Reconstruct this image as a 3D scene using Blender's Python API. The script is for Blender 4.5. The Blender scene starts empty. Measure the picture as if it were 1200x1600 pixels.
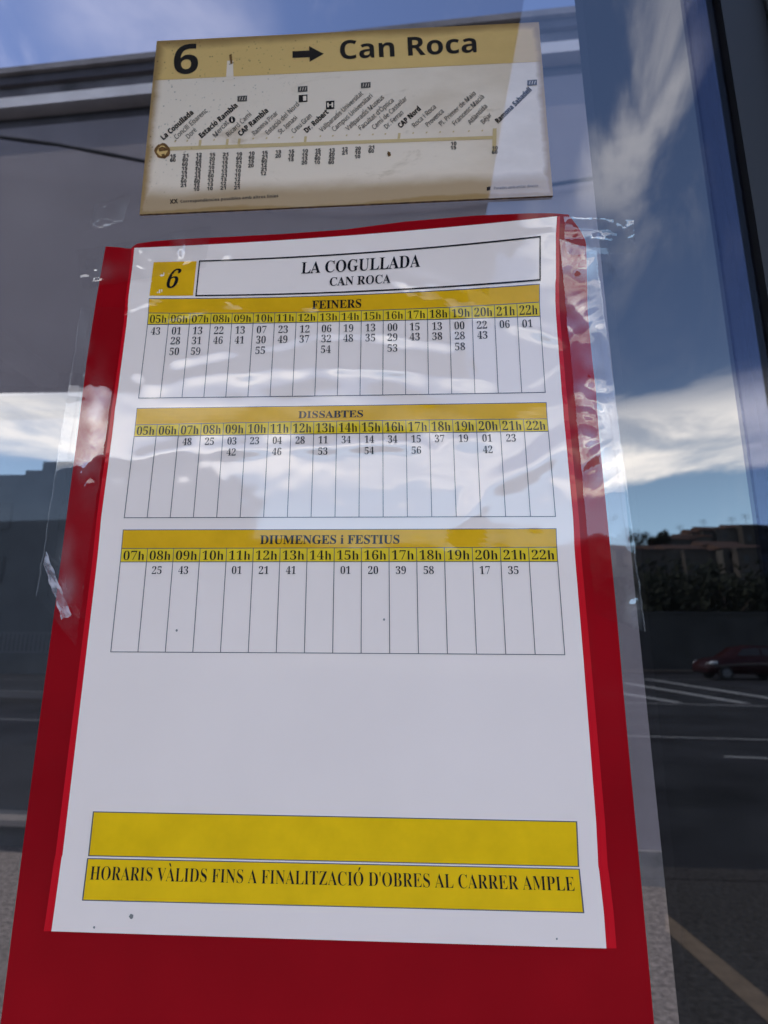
import bpy, bmesh, math, random
import numpy as np
from mathutils import Vector, Matrix, noise
R = math.radians
S = bpy.context.scene
COL = S.collection

# ------------------------------------------------------------------ camera
# phone held about 25 cm from the glass, tilted up; the glass is the plane y = 0
CAMZ = 1.5
CAMD = 0.25
F = 890.0                                            # focal length in pixels of the 1200 x 1600 photo
zc = np.array([30.0, -3900.0, 890.0]); zc /= np.linalg.norm(zc)      # world up, seen from the camera (x right, y down, z forward)
xc = np.array([19400.0, -50.0, -890.0]); xc -= zc * xc.dot(zc); xc /= np.linalg.norm(xc)
yc = np.cross(zc, xc)
CAM = np.array([0.0, -CAMD, CAMZ])
cam = bpy.data.cameras.new('camera')
cam.sensor_fit = 'VERTICAL'; cam.sensor_height = 36.0; cam.lens = 36.0 * F / 1600.0
cam.clip_start = 0.02; cam.clip_end = 6000
cam.dof.use_dof = True; cam.dof.focus_distance = 0.235; cam.dof.aperture_fstop = 16.0
co = bpy.data.objects.new('camera', cam); COL.objects.link(co)
right = Vector((xc[0], yc[0], zc[0])); up = -Vector((xc[1], yc[1], zc[1])); back = -Vector((xc[2], yc[2], zc[2]))
m = Matrix((right, up, back)).transposed().to_4x4(); m.translation = Vector(CAM); co.matrix_world = m
S.camera = co

def ray(px, py):
    d = np.array([(px - 600) / F, (py - 800) / F, 1.0])
    return np.array([d.dot(xc), d.dot(yc), d.dot(zc)])
def at(px, py, Y=0.0):
    d = ray(px, py); k = (Y - CAM[1]) / d[1]
    return Vector(CAM + d * k)
def ref(px, py, D):
    """point D metres in front of the glass whose mirror image falls at px, py"""
    p = at(px, py, D); return Vector((p.x, -p.y, p.z))
def gnd(px, py, mirror=True):
    d = ray(px, py); k = (0.0 - CAM[2]) / d[2]; p = CAM + d * k
    return Vector((p[0], -p[1] if mirror else p[1], 0.0))
def rdir(px, py, mirror=True):
    d = ray(px, py); d = d / np.linalg.norm(d)
    return Vector((d[0], -d[1] if mirror else d[1], d[2]))

# ------------------------------------------------------------------ world, sun, exposure
SUN_EL, SUN_AZ = 38.0, 264.0           # azimuth clockwise from +Y: the sun stands to the left, nearly along the glass
w = bpy.data.worlds.new('World'); S.world = w; w.use_nodes = True
nt = w.node_tree; nt.nodes.clear()
def N(nt, t, **k):
    n = nt.nodes.new(t)
    for a, v in k.items():
        if a in n.inputs.keys(): n.inputs[a].default_value = v
        else: setattr(n, a, v)
    return n
def L(nt, a, b): nt.links.new(a, b)
def mth(nt, op, a, b=None, c=None, clamp=False):
    n = nt.nodes.new('ShaderNodeMath'); n.operation = op; n.use_clamp = clamp
    for i, v in enumerate((a, b, c)):
        if v is None: continue
        if isinstance(v, (int, float)): n.inputs[i].default_value = v
        else: nt.links.new(v, n.inputs[i])
    return n.outputs[0]
def smooth(nt, x, a, b, lo=0.0, hi=1.0):
    n = nt.nodes.new('ShaderNodeMapRange'); n.interpolation_type = 'SMOOTHSTEP'
    nt.links.new(x, n.inputs[0]); n.inputs[1].default_value = a; n.inputs[2].default_value = b
    n.inputs[3].default_value = lo; n.inputs[4].default_value = hi
    return n.outputs[0]
SKY_STRENGTH = 0.095
CLOUD = (1.75, 1.66, 1.58, 1)
out = N(nt, 'ShaderNodeOutputWorld')
sky = N(nt, 'ShaderNodeTexSky'); sky.sky_type = 'NISHITA'; sky.sun_disc = False
sky.sun_elevation = R(SUN_EL); sky.sun_rotation = R(SUN_AZ); sky.air_density = 1.1; sky.dust_density = 0.6; sky.ozone_density = 2.5
tc = N(nt, 'ShaderNodeTexCoord')
sep = N(nt, 'ShaderNodeSeparateXYZ'); L(nt, tc.outputs['Generated'], sep.inputs[0])
elev = mth(nt, 'MULTIPLY', mth(nt, 'ARCSINE', sep.outputs[2]), 180 / math.pi)
mp = N(nt, 'ShaderNodeMapping'); mp.inputs['Scale'].default_value = (2.2, 2.2, 9.0); mp.inputs['Location'].default_value = (3.1, 0.4, 0.7)
L(nt, tc.outputs['Generated'], mp.inputs[0])
n1 = N(nt, 'ShaderNodeTexNoise', Scale=1.6, Detail=9.0, Roughness=0.6, Distortion=0.5); L(nt, mp.outputs[0], n1.inputs['Vector'])
band = mth(nt, 'MULTIPLY', smooth(nt, mth(nt, 'ADD', elev, mth(nt, 'MULTIPLY', n1.outputs[0], 5.0)), 17.0, 18.2), smooth(nt, mth(nt, 'ADD', elev, mth(nt, 'MULTIPLY', n1.outputs[0], 9.0)), 24.0, 28.5, 1.0, 0.0))
low = mth(nt, 'MULTIPLY', band, smooth(nt, n1.outputs[0], 0.34, 0.66, 0.25, 1.0))
mp2 = N(nt, 'ShaderNodeMapping'); mp2.inputs['Scale'].default_value = (5.0, 1.6, 2.6); mp2.inputs['Rotation'].default_value = (0.2, 0.5, 0.6)
L(nt, tc.outputs['Generated'], mp2.inputs[0])
n2 = N(nt, 'ShaderNodeTexNoise', Scale=1.3, Detail=8.0, Roughness=0.62, Distortion=0.9); L(nt, mp2.outputs[0], n2.inputs['Vector'])
cir = mth(nt, 'MULTIPLY', mth(nt, 'MULTIPLY', smooth(nt, sep.outputs[1], -0.2, 0.3, 1.0, 0.45), smooth(nt, n2.outputs[0], 0.50, 0.80)), smooth(nt, elev, 24.0, 50.0, 0.05, 0.26))
def streak(pa, pb, wd, amt, mirror=True):
    a, b = rdir(*pa, mirror), rdir(*pb, mirror); n = a.cross(b).normalized(); c = (a + b).normalized(); half = a.angle(b) * 0.62
    d1 = N(nt, 'ShaderNodeVectorMath'); d1.operation = 'DOT_PRODUCT'; d1.inputs[1].default_value = n; L(nt, tc.outputs['Generated'], d1.inputs[0])
    d2 = N(nt, 'ShaderNodeVectorMath'); d2.operation = 'DOT_PRODUCT'; d2.inputs[1].default_value = c; L(nt, tc.outputs['Generated'], d2.inputs[0])
    x = mth(nt, 'ADD', d1.outputs['Value'], mth(nt, 'MULTIPLY_ADD', n2.outputs[0], 0.16, -0.08))
    e = mth(nt, 'SUBTRACT', 1.0, smooth(nt, mth(nt, 'ABSOLUTE', x), 0.0, wd))
    f = smooth(nt, d2.outputs['Value'], math.cos(half), math.cos(half * 0.3))
    return mth(nt, 'MULTIPLY', mth(nt, 'MULTIPLY', e, f), mth(nt, 'MULTIPLY', smooth(nt, n1.outputs[0], 0.25, 0.7, 0.3, 1.0), amt))
st = streak((918, 330), (1090, 40), 0.05, 0.30)
st2 = streak((60, 20), (420, 60), 0.10, 0.12, mirror=False)
dens = mth(nt, 'MAXIMUM', mth(nt, 'MAXIMUM', low, cir), mth(nt, 'MAXIMUM', st, st2), clamp=True)
skm = N(nt, 'ShaderNodeMix'); skm.data_type = 'RGBA'; skm.blend_type = 'MULTIPLY'; skm.inputs['Factor'].default_value = 1.0
L(nt, sky.outputs[0], skm.inputs['A']); skm.inputs['B'].default_value = (SKY_STRENGTH * 1.05, SKY_STRENGTH, SKY_STRENGTH * 1.12, 1)
mx = N(nt, 'ShaderNodeMix'); mx.data_type = 'RGBA'
hz = N(nt, 'ShaderNodeMix'); hz.data_type = 'RGBA'; L(nt, smooth(nt, elev, 4.0, 26.0, 0.34, 0.0), hz.inputs['Factor']); L(nt, skm.outputs['Result'], hz.inputs['A']); hz.inputs['B'].default_value = (1.0, 1.65, 2.2, 1)
L(nt, dens, mx.inputs['Factor']); L(nt, hz.outputs['Result'], mx.inputs['A']); mx.inputs['B'].default_value = CLOUD
bg = N(nt, 'ShaderNodeBackground', Strength=1.0); L(nt, mx.outputs['Result'], bg.inputs[0]); L(nt, bg.outputs[0], out.inputs[0])

sl = bpy.data.lights.new('sun', 'SUN'); sl.energy = 2.2; sl.angle = R(0.5); sl.color = (1.0, 0.95, 0.87)
so = bpy.data.objects.new('sun', sl); COL.objects.link(so)
sd = Vector((math.sin(R(SUN_AZ)) * math.cos(R(SUN_EL)), math.cos(R(SUN_AZ)) * math.cos(R(SUN_EL)), math.sin(R(SUN_EL))))
so.rotation_euler = (-sd).to_track_quat('-Z', 'Y').to_euler(); so.location = (0, 0, 30)
S.view_settings.view_transform = 'Standard'; S.view_settings.look = 'None'
S.view_settings.exposure = 2.0; S.view_settings.gamma = 1.0
S.cycles.max_bounces = 8; S.cycles.transparent_max_bounces = 16; S.cycles.use_denoising = True
try: S.cycles.sample_clamp_indirect = 4.0
except Exception: pass

# ------------------------------------------------------------------ materials
def mat(name, col, rough=0.7, var=0.0, scale=20.0, gloss=0.0, grough=0.03, bump=0.0, metal=0.0, col2=None, detail=4.0, spec=0.25):
    mt = bpy.data.materials.new(name); mt.use_nodes = True; t = mt.node_tree
    p = t.nodes['Principled BSDF']; p.inputs['Base Color'].default_value = (*col, 1); p.inputs['Roughness'].default_value = rough
    p.inputs['Metallic'].default_value = metal; p.inputs['Specular IOR Level'].default_value = spec
    if var or bump or col2:
        c = N(t, 'ShaderNodeTexCoord'); n = N(t, 'ShaderNodeTexNoise', Scale=scale, Detail=detail, Roughness=0.6); L(t, c.outputs['Object'], n.inputs['Vector'])
        r = N(t, 'ShaderNodeValToRGB'); L(t, n.outputs[0], r.inputs[0])
        c2 = col2 or tuple(min(1, x * (1 + var)) for x in col); c1 = tuple(x * (1 - var) for x in col)
        r.color_ramp.elements[0].position = 0.32; r.color_ramp.elements[1].position = 0.68
        r.color_ramp.elements[0].color = (*c1, 1); r.color_ramp.elements[1].color = (*c2, 1)
        L(t, r.outputs[0], p.inputs['Base Color'])
        if bump:
            b = N(t, 'ShaderNodeBump', Strength=bump, Distance=0.02); L(t, n.outputs[0], b.inputs['Height']); L(t, b.outputs[0], p.inputs['Normal'])
    if gloss:
        add_gloss(mt, gloss, grough)
    return mt
def add_gloss(mt, gloss, grough):
    t = mt.node_tree; p = t.nodes['Principled BSDF']; o = t.nodes['Material Output']
    p.inputs['Specular IOR Level'].default_value = 0.0
    g = N(t, 'ShaderNodeBsdfGlossy', Roughness=grough); g.inputs['Color'].default_value = (1, 1, 1, 1)
    x = N(t, 'ShaderNodeMixShader'); x.inputs[0].default_value = gloss
    L(t, p.outputs[0], x.inputs[1]); L(t, g.outputs[0], x.inputs[2]); L(t, x.outputs[0], o.inputs[0])
def clear(name, refl, tint=(1, 1, 1), rough=0.0, dirt=0.0):
    mt = bpy.data.materials.new(name); mt.use_nodes = True; t = mt.node_tree
    t.nodes.remove(t.nodes['Principled BSDF']); o = t.nodes['Material Output']
    tr = N(t, 'ShaderNodeBsdfTransparent'); tr.inputs[0].default_value = (*tint, 1)
    last = tr.outputs[0]
    if refl:
        g = N(t, 'ShaderNodeBsdfGlossy', Roughness=rough); g.inputs['Color'].default_value = (1, 1, 1, 1)
        x = N(t, 'ShaderNodeMixShader'); x.inputs[0].default_value = refl
        L(t, tr.outputs[0], x.inputs[1]); L(t, g.outputs[0], x.inputs[2]); last = x.outputs[0]
    if dirt:
        c = N(t, 'ShaderNodeTexCoord'); n = N(t, 'ShaderNodeTexNoise', Scale=9.0, Detail=8.0, Roughness=0.7); L(t, c.outputs['Object'], n.inputs['Vector'])
        f = smooth(t, n.outputs[0], 0.45, 0.8, dirt * 0.05, dirt)
        v = N(t, 'ShaderNodeTexVoronoi', Scale=210.0); L(t, c.outputs['Object'], v.inputs['Vector'])
        sp = smooth(t, v.outputs['Distance'], 0.02, 0.10, 0.10, 0.0)
        n3 = N(t, 'ShaderNodeTexNoise', Scale=30.0, Detail=2.0); L(t, c.outputs['Object'], n3.inputs['Vector'])
        f = mth(t, 'ADD', f, mth(t, 'MULTIPLY', sp, smooth(t, n3.outputs[0], 0.55, 0.65)))
        d = N(t, 'ShaderNodeBsdfDiffuse'); d.inputs[0].default_value = (0.55, 0.53, 0.5, 1)
        y = N(t, 'ShaderNodeMixShader'); L(t, f, y.inputs[0]); L(t, last, y.inputs[1]); L(t, d.outputs[0], y.inputs[2]); last = y.outputs[0]
    L(t, last, o.inputs[0]); return mt

# ------------------------------------------------------------------ mesh helpers
class MB:
    def __init__(s): s.v = []; s.f = []; s.m = []
    def add(s, vs, fs, mi=0):
        b = len(s.v); s.v += [tuple(p) for p in vs]
        for f in fs: s.f.append(tuple(b + i for i in f)); s.m.append(mi)
    def quad(s, a, b, c, d, mi=0): s.add((a, b, c, d), ((0, 1, 2, 3),), mi)
    def box(s, x0, x1, y0, y1, z0, z1, mi=0, M=None):
        vs = [Vector((x, y, z)) for z in (z0, z1) for y in (y0, y1) for x in (x0, x1)]
        if M is not None: vs = [M @ v for v in vs]
        s.add(vs, ((0, 2, 3, 1), (4, 5, 7, 6), (0, 1, 5, 4), (2, 6, 7, 3), (0, 4, 6, 2), (1, 3, 7, 5)), mi)
    def tube(s, pts, r, n=8, mi=0):
        pts = [Vector(p) for p in pts]; rs = r if isinstance(r, (list, tuple)) else [r] * len(pts)
        rings = []
        for i, p in enumerate(pts):
            d = (pts[min(i + 1, len(pts) - 1)] - pts[max(i - 1, 0)]).normalized()
            a = d.orthogonal().normalized() if abs(d.z) > 0.95 else d.cross(Vector((0, 0, 1))).normalized(); b = d.cross(a)
            rings.append([p + (a * math.cos(2 * math.pi * k / n) + b * math.sin(2 * math.pi * k / n)) * rs[i] for k in range(n)])
        vs = [v for rg in rings for v in rg]; fs = []
        for i in range(len(pts) - 1):
            for k in range(n): fs.append((i * n + k, i * n + (k + 1) % n, (i + 1) * n + (k + 1) % n, (i + 1) * n + k))
        fs.append(tuple(range(n - 1, -1, -1))); fs.append(tuple((len(pts) - 1) * n + k for k in range(n)))
        s.add(vs, fs, mi)
    def build(s, name, mats, parent=None, smooth=False, loc=None):
        me = bpy.data.meshes.new(name); me.from_pydata(s.v, [], s.f)
        for mm in (mats if isinstance(mats, (list, tuple)) else [mats]): me.materials.append(mm)
        me.polygons.foreach_set('material_index', s.m)
        if smooth: me.polygons.foreach_set('use_smooth', [True] * len(s.f))
        me.update()
        o = bpy.data.objects.new(name, me); COL.objects.link(o)
        if parent: o.parent = parent
        if loc: o.location = loc
        return o
def tag(o, label=None, cat=None, group=None, kind=None):
    if label: o['label'] = label
    if cat: o['category'] = cat
    if group: o['group'] = group
    if kind: o['kind'] = kind
    return o
def empty(name, loc=(0, 0, 0), rz=0.0):
    o = bpy.data.objects.new(name, None); o.location = loc; o.rotation_euler = (0, 0, rz); o.empty_display_size = 0.1
    COL.objects.link(o); return o
def copy_tree(o, parent=None):
    c = o.copy(); COL.objects.link(c)
    if parent: c.parent = parent
    for ch in [x for x in list(COL.objects) if x.parent == o]: copy_tree(ch, c)
    return c
def grid(nu, nv, fn):
    vs = [fn(i / nu, j / nv) for j in range(nv + 1) for i in range(nu + 1)]
    fs = [(j * (nu + 1) + i, (j + 1) * (nu + 1) + i, (j + 1) * (nu + 1) + i + 1, j * (nu + 1) + i + 1) for j in range(nv) for i in range(nu)]
    return vs, fs

# ------------------------------------------------------------------ the ground, hill and road in front of the shelter (seen mirrored) and behind it
M_asph = mat('asphalt', (0.021, 0.022, 0.025), 0.9, 0.5, 0.7, bump=0.15, spec=0.08)
M_pave = mat('paving', (0.046, 0.042, 0.040), 0.9, 0.6, 34.0, bump=0.5, detail=8, spec=0.1)
M_conc = mat('concrete', (0.17, 0.125, 0.085), 0.9, 0.2, 14.0)
M_paint = mat('road_paint', (0.30, 0.30, 0.30), 0.7, 0.15, 3.0)
M_brush = mat('scrub', (0.030, 0.034, 0.022), 0.95, 0.5, 0.12)
mb = MB(); mb.quad((-2500, -2500, -0.13), (2500, -2500, -0.13), (2500, 2500, -0.13), (-2500, 2500, -0.13))
tag(mb.build('ground', mat('earth', (0.16, 0.14, 0.10), 0.95, 0.3, 0.2)), kind='structure')
mb = MB(); mb.quad((-120, -34, -0.12), (120, -34, -0.12), (120, -4.2, -0.12), (-120, -4.2, -0.12))
tag(mb.build('road', M_asph), kind='structure')
mb = MB(); mb.box(-60, 60, -4.0, 0.6, -0.12, 0.0)
tag(mb.build('pavement', M_pave), kind='structure')
mb = MB(); mb.box(-60, 60, 0.6, 12.0, -0.12, 0.0)
tag(mb.build('rear_pavement', mat('granite_paving', (0.135, 0.120, 0.108), 0.9, 0.6, 34.0, bump=0.5, detail=8, spec=0.1)), kind='structure')
mb = MB(); mb.box(-60, 60, -4.2, -4.0, -0.125, 0.004); tag(mb.build('kerb', M_pave), kind='structure')
mb = MB()
z4 = Vector((0, 0, 0.004)); mb.quad(*[gnd(*q) + z4 for q in ((1040, 1428), (1215, 1572), (1215, 1612), (1040, 1455))][::-1]); tag(mb.build('paving_strip', M_conc), kind='structure')
# painted lines, laid 4 mm above the asphalt
mb = MB()
def rline(pa, pb, wa, wb=None):
    a, b = gnd(*pa), gnd(*pb); d = (b - a).normalized(); n = Vector((-d.y, d.x, 0)); z = Vector((0, 0, -0.116)); wb = wb or wa
    a = a * 1.08; b = b * 1.08                       # the road lies 12 cm under the paving
    mb.quad(a - n * wa + z, b - n * wb + z, b + n * wb + z, a + n * wa + z)
for pa, pb, wd in (((-200, 1118), (1350, 1160), 0.04), ((930, 1097), (1350, 1107), 0.06), ((975, 1067), (1165, 1099), 0.16),
                   ((1010, 1061), (1330, 1111), 0.16), ((940, 1078), (1060, 1098), 0.16), ((1130, 1182), (1350, 1191), 0.05), ((-300, 1062), (1400, 1062), 0.05)):
    rline(pa, pb, wd)
tag(mb.build('road_marking', M_paint), kind='structure')
def hillz(x, y):
    d = -y
    t = max(0.0, min(1.0, (d - 62) / 130.0)); s = t * t * (3 - 2 * t)
    e = 32.5 + 3.0 * max(0.0, min(1.6, (x - 85) / 70.0)) + 1.2 * noise.noise((x * 0.03, y * 0.03, 0.3))
    return -0.2 + s * e + (1.0 * noise.noise((x * 0.08, y * 0.08, 5.1)) if t > 0 else 0)
vs, fs = grid(90, 50, lambda u, v: Vector((-320 + 640 * u, -45 - 300 * v, hillz(-320 + 640 * u, -45 - 300 * v))))
mb = MB(); mb.add(vs, [f[::-1] for f in fs]); tag(mb.build('hill', M_brush, smooth=True), kind='structure')

# ------------------------------------------------------------------ grey building behind the glass
M_wall = mat('grey_render', (0.235, 0.215, 0.22), 0.9, 0.13, 0.9, bump=0.12, detail=9)
M_weather = mat('weathered_render', (0.12, 0.115, 0.12), 0.9, 0.55, 2.2, detail=7)
M_cap = mat('parapet_stone', (0.21, 0.20, 0.20), 0.9, 0.3, 3.0)
M_shadowstrip = mat('shade_strip', (0.085, 0.08, 0.088), 0.9, 0.3, 3.0)  # shade below the parapet and white moulding, put into the strips' colour
M_white = mat('white_moulding', (0.62, 0.61, 0.6), 0.8, 0.12, 2.5)
M_shut = mat('dark_panel_paint', (0.045, 0.05, 0.055), 0.5, 0.2, 1.5)
M_pane = mat('dark_window', (0.03, 0.035, 0.04), 0.3, gloss=0.05, grough=0.02)
BY = 4.0
bz = lambda y, x=120: at(x, y, BY).z
bld = empty('grey_building', (0, BY, 0), R(-3.6))
tag(bld, 'grey rendered building with white moulding under its parapet, behind the glass', 'building')
zs = [bz(v) for v in (69, 78, 91, 125, 141, 160)]
oz, ob = bz(600, 60), 0.22
BX0, BX1 = -14.0, 7.0; ox0, ox1 = -9.0, at(300, 900, BY).x
mb = MB()
mb.box(BX0, ox0, 0, 6, 0, zs[5]); mb.box(ox1, BX1, 0, 6, 0, zs[5]); mb.box(ox0, ox1, 0, 6, oz, zs[5]); mb.box(ox0, ox1, 0.5, 6, 0, oz)
mb.build('wall', M_wall, bld)
mb = MB(); mb.box(BX0, BX1, 0.03, 6, zs[5], zs[4]); mb.build('lower_shade_strip', M_shadowstrip, bld)  # dark strip coloured as the shadow under the white moulding
mb = MB(); mb.box(BX0, BX1, -0.10, 6, zs[4], zs[3]); mb.build('white_moulding', M_white, bld)
mb = MB(); mb.box(BX0, BX1, 0.02, 6, zs[3], zs[2]); mb.build('frieze', M_weather, bld)
mb = MB(); mb.box(BX0, BX1, -0.02, 6, zs[2], zs[1]); mb.build('upper_shade_strip', M_shadowstrip, bld)
mb = MB(); mb.box(BX0, BX1, -0.06, 6, zs[1], zs[0]); mb.build('parapet', M_cap, bld)
mb = MB(); mb.box(BX0, ox0, -0.03, 0, 0, 0.20); M_pl = mat('plinth_stone', (0.16, 0.155, 0.15), 0.9, 0.3, 8.0); mb.build('plinth', M_pl, bld)
mb = MB(); mb.box(ox1, BX1, -0.03, 0, 0, 0.20); mb.build('plinth', M_pl, bld)
wn = MB()
wn.box(ox0, ox1, 0.10, 0.2, oz - 0.10, oz); wn.box(ox0, ox1, 0.10, 0.2, 0.0, ob); wn.box(ox0, ox0 + 0.1, 0.10, 0.2, ob, oz - 0.1); wn.box(ox1 - 0.1, ox1, 0.10, 0.2, ob, oz - 0.1)
wn.box(ox0 + 0.1, ox1 - 0.1, 0.12, 0.18, 1.05, 1.10)
wf = wn.build('window', M_shut, bld)
mb = MB(); mb.box(ox0 + 0.05, ox1 - 0.05, 0.2, 0.22, 0.1, oz - 0.05); mb.build('pane', M_pane, wf)
mb = MB(); mb.box(ox0, ox1, -0.04, 0.10, ob - 0.04, ob); mb.build('sill', mat('sill_stone', (0.13, 0.12, 0.11), 0.85, 0.2, 4), wf)
# cable slung along the facade
pts = []
ctl = [(-260, 176), (-100, 197), (0, 214), (90, 226), (170, 241), (230, 253), (400, 290), (560, 306), (720, 303), (865, 288), (925, 279), (1150, 240)]
for (x, y), (x2, y2) in zip(ctl, ctl[1:]):
    for k in range(4):
        t = k / 4; p = at(x + (x2 - x) * t, y + (y2 - y) * t, 3.84); pts.append(p)
mb = MB(); rr = [0.017 + 0.006 * noise.noise((i * 0.35, 0, 0)) for i in range(len(pts))]
mb.tube(pts, rr, 6); tag(mb.build('cable', mat('cable_rubber', (0.02, 0.02, 0.022), 0.6), smooth=True), 'black cable slung across the grey building wall, passing behind the line map', 'cable')

# ------------------------------------------------------------------ the bus shelter: glass, roof, post, dark panel
M_glass = clear('shelter_glass', 0.132, (0.375, 0.36, 0.385), 0.0, dirt=0.03)
M_edge = clear('glass_back', 0.0, (0.95, 0.96, 0.96))
M_alu = mat('grey_aluminium', (0.22, 0.22, 0.235), 0.45, 0.05, 40.0)
M_gask = mat('black_gasket', (0.012, 0.012, 0.013), 0.5)
M_roof = mat('roof_underside', (0.11, 0.105, 0.115), 0.8, 0.15, 2.0)
M_black = mat('black_sheet', (0.010, 0.010, 0.0115), 0.7, 0.15, 4.0, spec=0.02)
sh = empty('bus_shelter', (0, 0, 0))
tag(sh, 'bus shelter with a reflecting glass pane and aluminium post, holding the timetables', 'bus shelter')
xp = (at(1105, 0).x + at(1186, 400).x) / 2              # where the dark gasket starts
GZ0, GZ1 = 0.35, 2.28
mb = MB(); GX0 = -1.6; gx1 = xp + 0.03
mb.quad((GX0, 0, GZ0), (gx1, 0, GZ0), (gx1, 0, GZ1), (GX0, 0, GZ1), 0)
mb.quad((GX0, 0.008, GZ0), (GX0, 0.008, GZ1), (gx1, 0.008, GZ1), (gx1, 0.008, GZ0), 1)
for a, b in (((GX0, GZ0), (gx1, GZ0)), ((gx1, GZ0), (gx1, GZ1)), ((gx1, GZ1), (GX0, GZ1)), ((GX0, GZ1), (GX0, GZ0))):
    mb.quad((a[0], 0, a[1]), (a[0], 0.008, a[1]), (b[0], 0.008, b[1]), (b[0], 0, b[1]), 1)
mb.build('glass_pane', (M_glass, M_edge), sh)
# black sheet a centimetre behind the pane, its left edge a little out of plumb
def edge(y): return at(910 + 170 * y / 1600.0, y, 0.02)
e0, e1 = edge(-300), edge(1900)
mb = MB()
vs = [e1, Vector((xp + 0.03, 0.02, e1.z)), Vector((xp + 0.03, 0.02, e0.z)), e0]
mb.add(vs + [v + Vector((0, 0.012, 0)) for v in vs], ((0, 1, 2, 3), (7, 6, 5, 4), (0, 4, 5, 1), (1, 5, 6, 2), (2, 6, 7, 3), (3, 7, 4, 0)))
mb.build('backing_sheet', M_black, sh)
mb = MB(); mb.box(xp, xp + 0.022, -0.006, 0.014, GZ0 - 0.05, GZ1 + 0.05); gk = mb.build('gasket', M_gask, sh)
mb = MB(); mb.box(xp + 0.024, xp + 0.10, -0.012, 0.06, 0.0, GZ1 + 0.10); po = mb.build('post', M_alu, sh)
mb = MB(); mb.box(xp - 0.016, xp - 0.001, -0.0025, -0.0004, GZ0, GZ1); mb.build('edge_bead', clear('clear_bead', 0.015, (0.75, 0.77, 0.85), 0.03), sh)
# roof over the waiting side; its front beam and right edge show mirrored in the glass
RZ = 2.35
k = (RZ - CAMZ) / ray(60, 588)[2]; RD = (CAM + ray(60, 588) * k)[1]
k = (RZ - CAMZ) / ray(785, 190)[2]; RX = (CAM + ray(785, 190) * k)[0]
print('roof depth', RD, 'right edge', RX, 'gasket x', xp, 'wall zs', zs, 'win top', oz)
mb = MB(); mb.box(-4.5, RX, -RD, -0.02, RZ, RZ + 0.05); rf = mb.build('roof', M_roof, sh)
mb = MB(); mb.box(-4.5, RX, -RD - 0.03, -RD + 0.02, RZ - 0.045, RZ + 0.06); mb.build('front_beam', mat('beam_paint', (0.06, 0.062, 0.065), 0.5), rf)
mb = MB()
for x in (-3.4, -2.3, -1.2): mb = MB(); mb.box(x, x + 0.05, -RD + 0.02, -0.02, RZ - 0.05, RZ); mb.build('rafter', M_alu, rf)
mb = MB(); mb.box(GX0 - 0.08, GX0, -0.02, 0.05, 0.0, RZ); mb.build('post', M_alu, sh)
mb = MB(); mb.box(GX0, xp, -0.02, 0.03, GZ0 - 0.05, GZ0); mb.build('rail', M_alu, sh); mb = MB(); mb.box(GX0, xp, -0.02, 0.03, GZ1, GZ1 + 0.06); mb.build('rail', M_alu, sh)

# ------------------------------------------------------------------ lettering
def serif(s, bold=True):
    r = ''
    for ch in s:
        if 'A' <= ch <= 'Z': r += chr(0x1D400 + ord(ch) - 65)
        elif 'a' <= ch <= 'z': r += chr(0x1D41A + ord(ch) - 97)
        elif '0' <= ch <= '9': r += chr(0x1D7CE + ord(ch) - 48)
        else: r += ch
    return r
def sans(s, bold=True):
    r = ''; A, a, z = (0x1D5D4, 0x1D5EE, 0x1D7EC) if bold else (0x1D5A0, 0x1D5BA, 0x1D7E2)
    for ch in s:
        if 'A' <= ch <= 'Z': r += chr(A + ord(ch) - 65)
        elif 'a' <= ch <= 'z': r += chr(a + ord(ch) - 97)
        elif '0' <= ch <= '9': r += chr(z + ord(ch) - 48)
        else: r += ch
    return r
ACC = {'À': ('A', -1), 'Ó': ('O', 1), 'ò': ('o', -1), 'é': ('e', 1), 'í': ('i', 1), 'ó': ('o', 1), 'à': ('a', -1), 'è': ('e', -1), 'Ò': ('O', -1), 'ç': ('c', 0)}
_cache = {}
def _raw(s, off, shear, res):
    key = (s, off, shear, res)
    if key in _cache: return _cache[key]
    c = bpy.data.curves.new('lettering_curve', 'FONT'); c.body = s; c.size = 1.0; c.offset = off; c.shear = shear; c.resolution_u = res
    o = bpy.data.objects.new('lettering_curve', c); COL.objects.link(o)
    bpy.context.view_layer.update(); dg = bpy.context.evaluated_depsgraph_get()
    me = bpy.data.meshes.new_from_object(o.evaluated_get(dg))
    v = [(p.co.x, p.co.y) for p in me.vertices]; f = [tuple(p.vertices) for p in me.polygons]
    bpy.data.objects.remove(o); bpy.data.curves.remove(c); bpy.data.meshes.remove(me)
    _cache[key] = (v, f); return v, f
def glyphs(s, style='serif', bold=True, off=0.0, shear=0.0, res=4):
    """2-D outline of a string: cap height 1, left end at 0, baseline at 0; accents are drawn as small wedges"""
    fn = serif if style == 'serif' else sans
    base = ''.join(ACC[c][0] if c in ACC else c for c in s)
    v, f = _raw(fn(base, bold), off, shear, res)
    hv, _ = _raw(fn('H', bold), off, 0.0, res); cap = max(p[1] for p in hv)
    v = list(v); f = list(f)
    for i, ch in enumerate(s):
        if ch in ACC and ACC[ch][1]:
            a, _ = _raw(fn(base[:i + 1], bold), off, shear, res); one, _ = _raw(fn(base[i], bold), off, shear, res)
            xr = max(p[0] for p in a); wd = max(p[0] for p in one) - min(p[0] for p in one); cx = xr - wd / 2; top = max(p[1] for p in one) + 0.05; k = ACC[ch][1]
            b = len(v); v += [(cx - 0.02 * k, top), (cx + 0.05 * k, top), (cx + 0.16 * k, top + 0.16), (cx + 0.05 * k, top + 0.17)]; f.append((b, b + 1, b + 2, b + 3))
    x0 = min(p[0] for p in v)
    return [((x - x0) / cap, y / cap) for x, y in v], f

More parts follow.
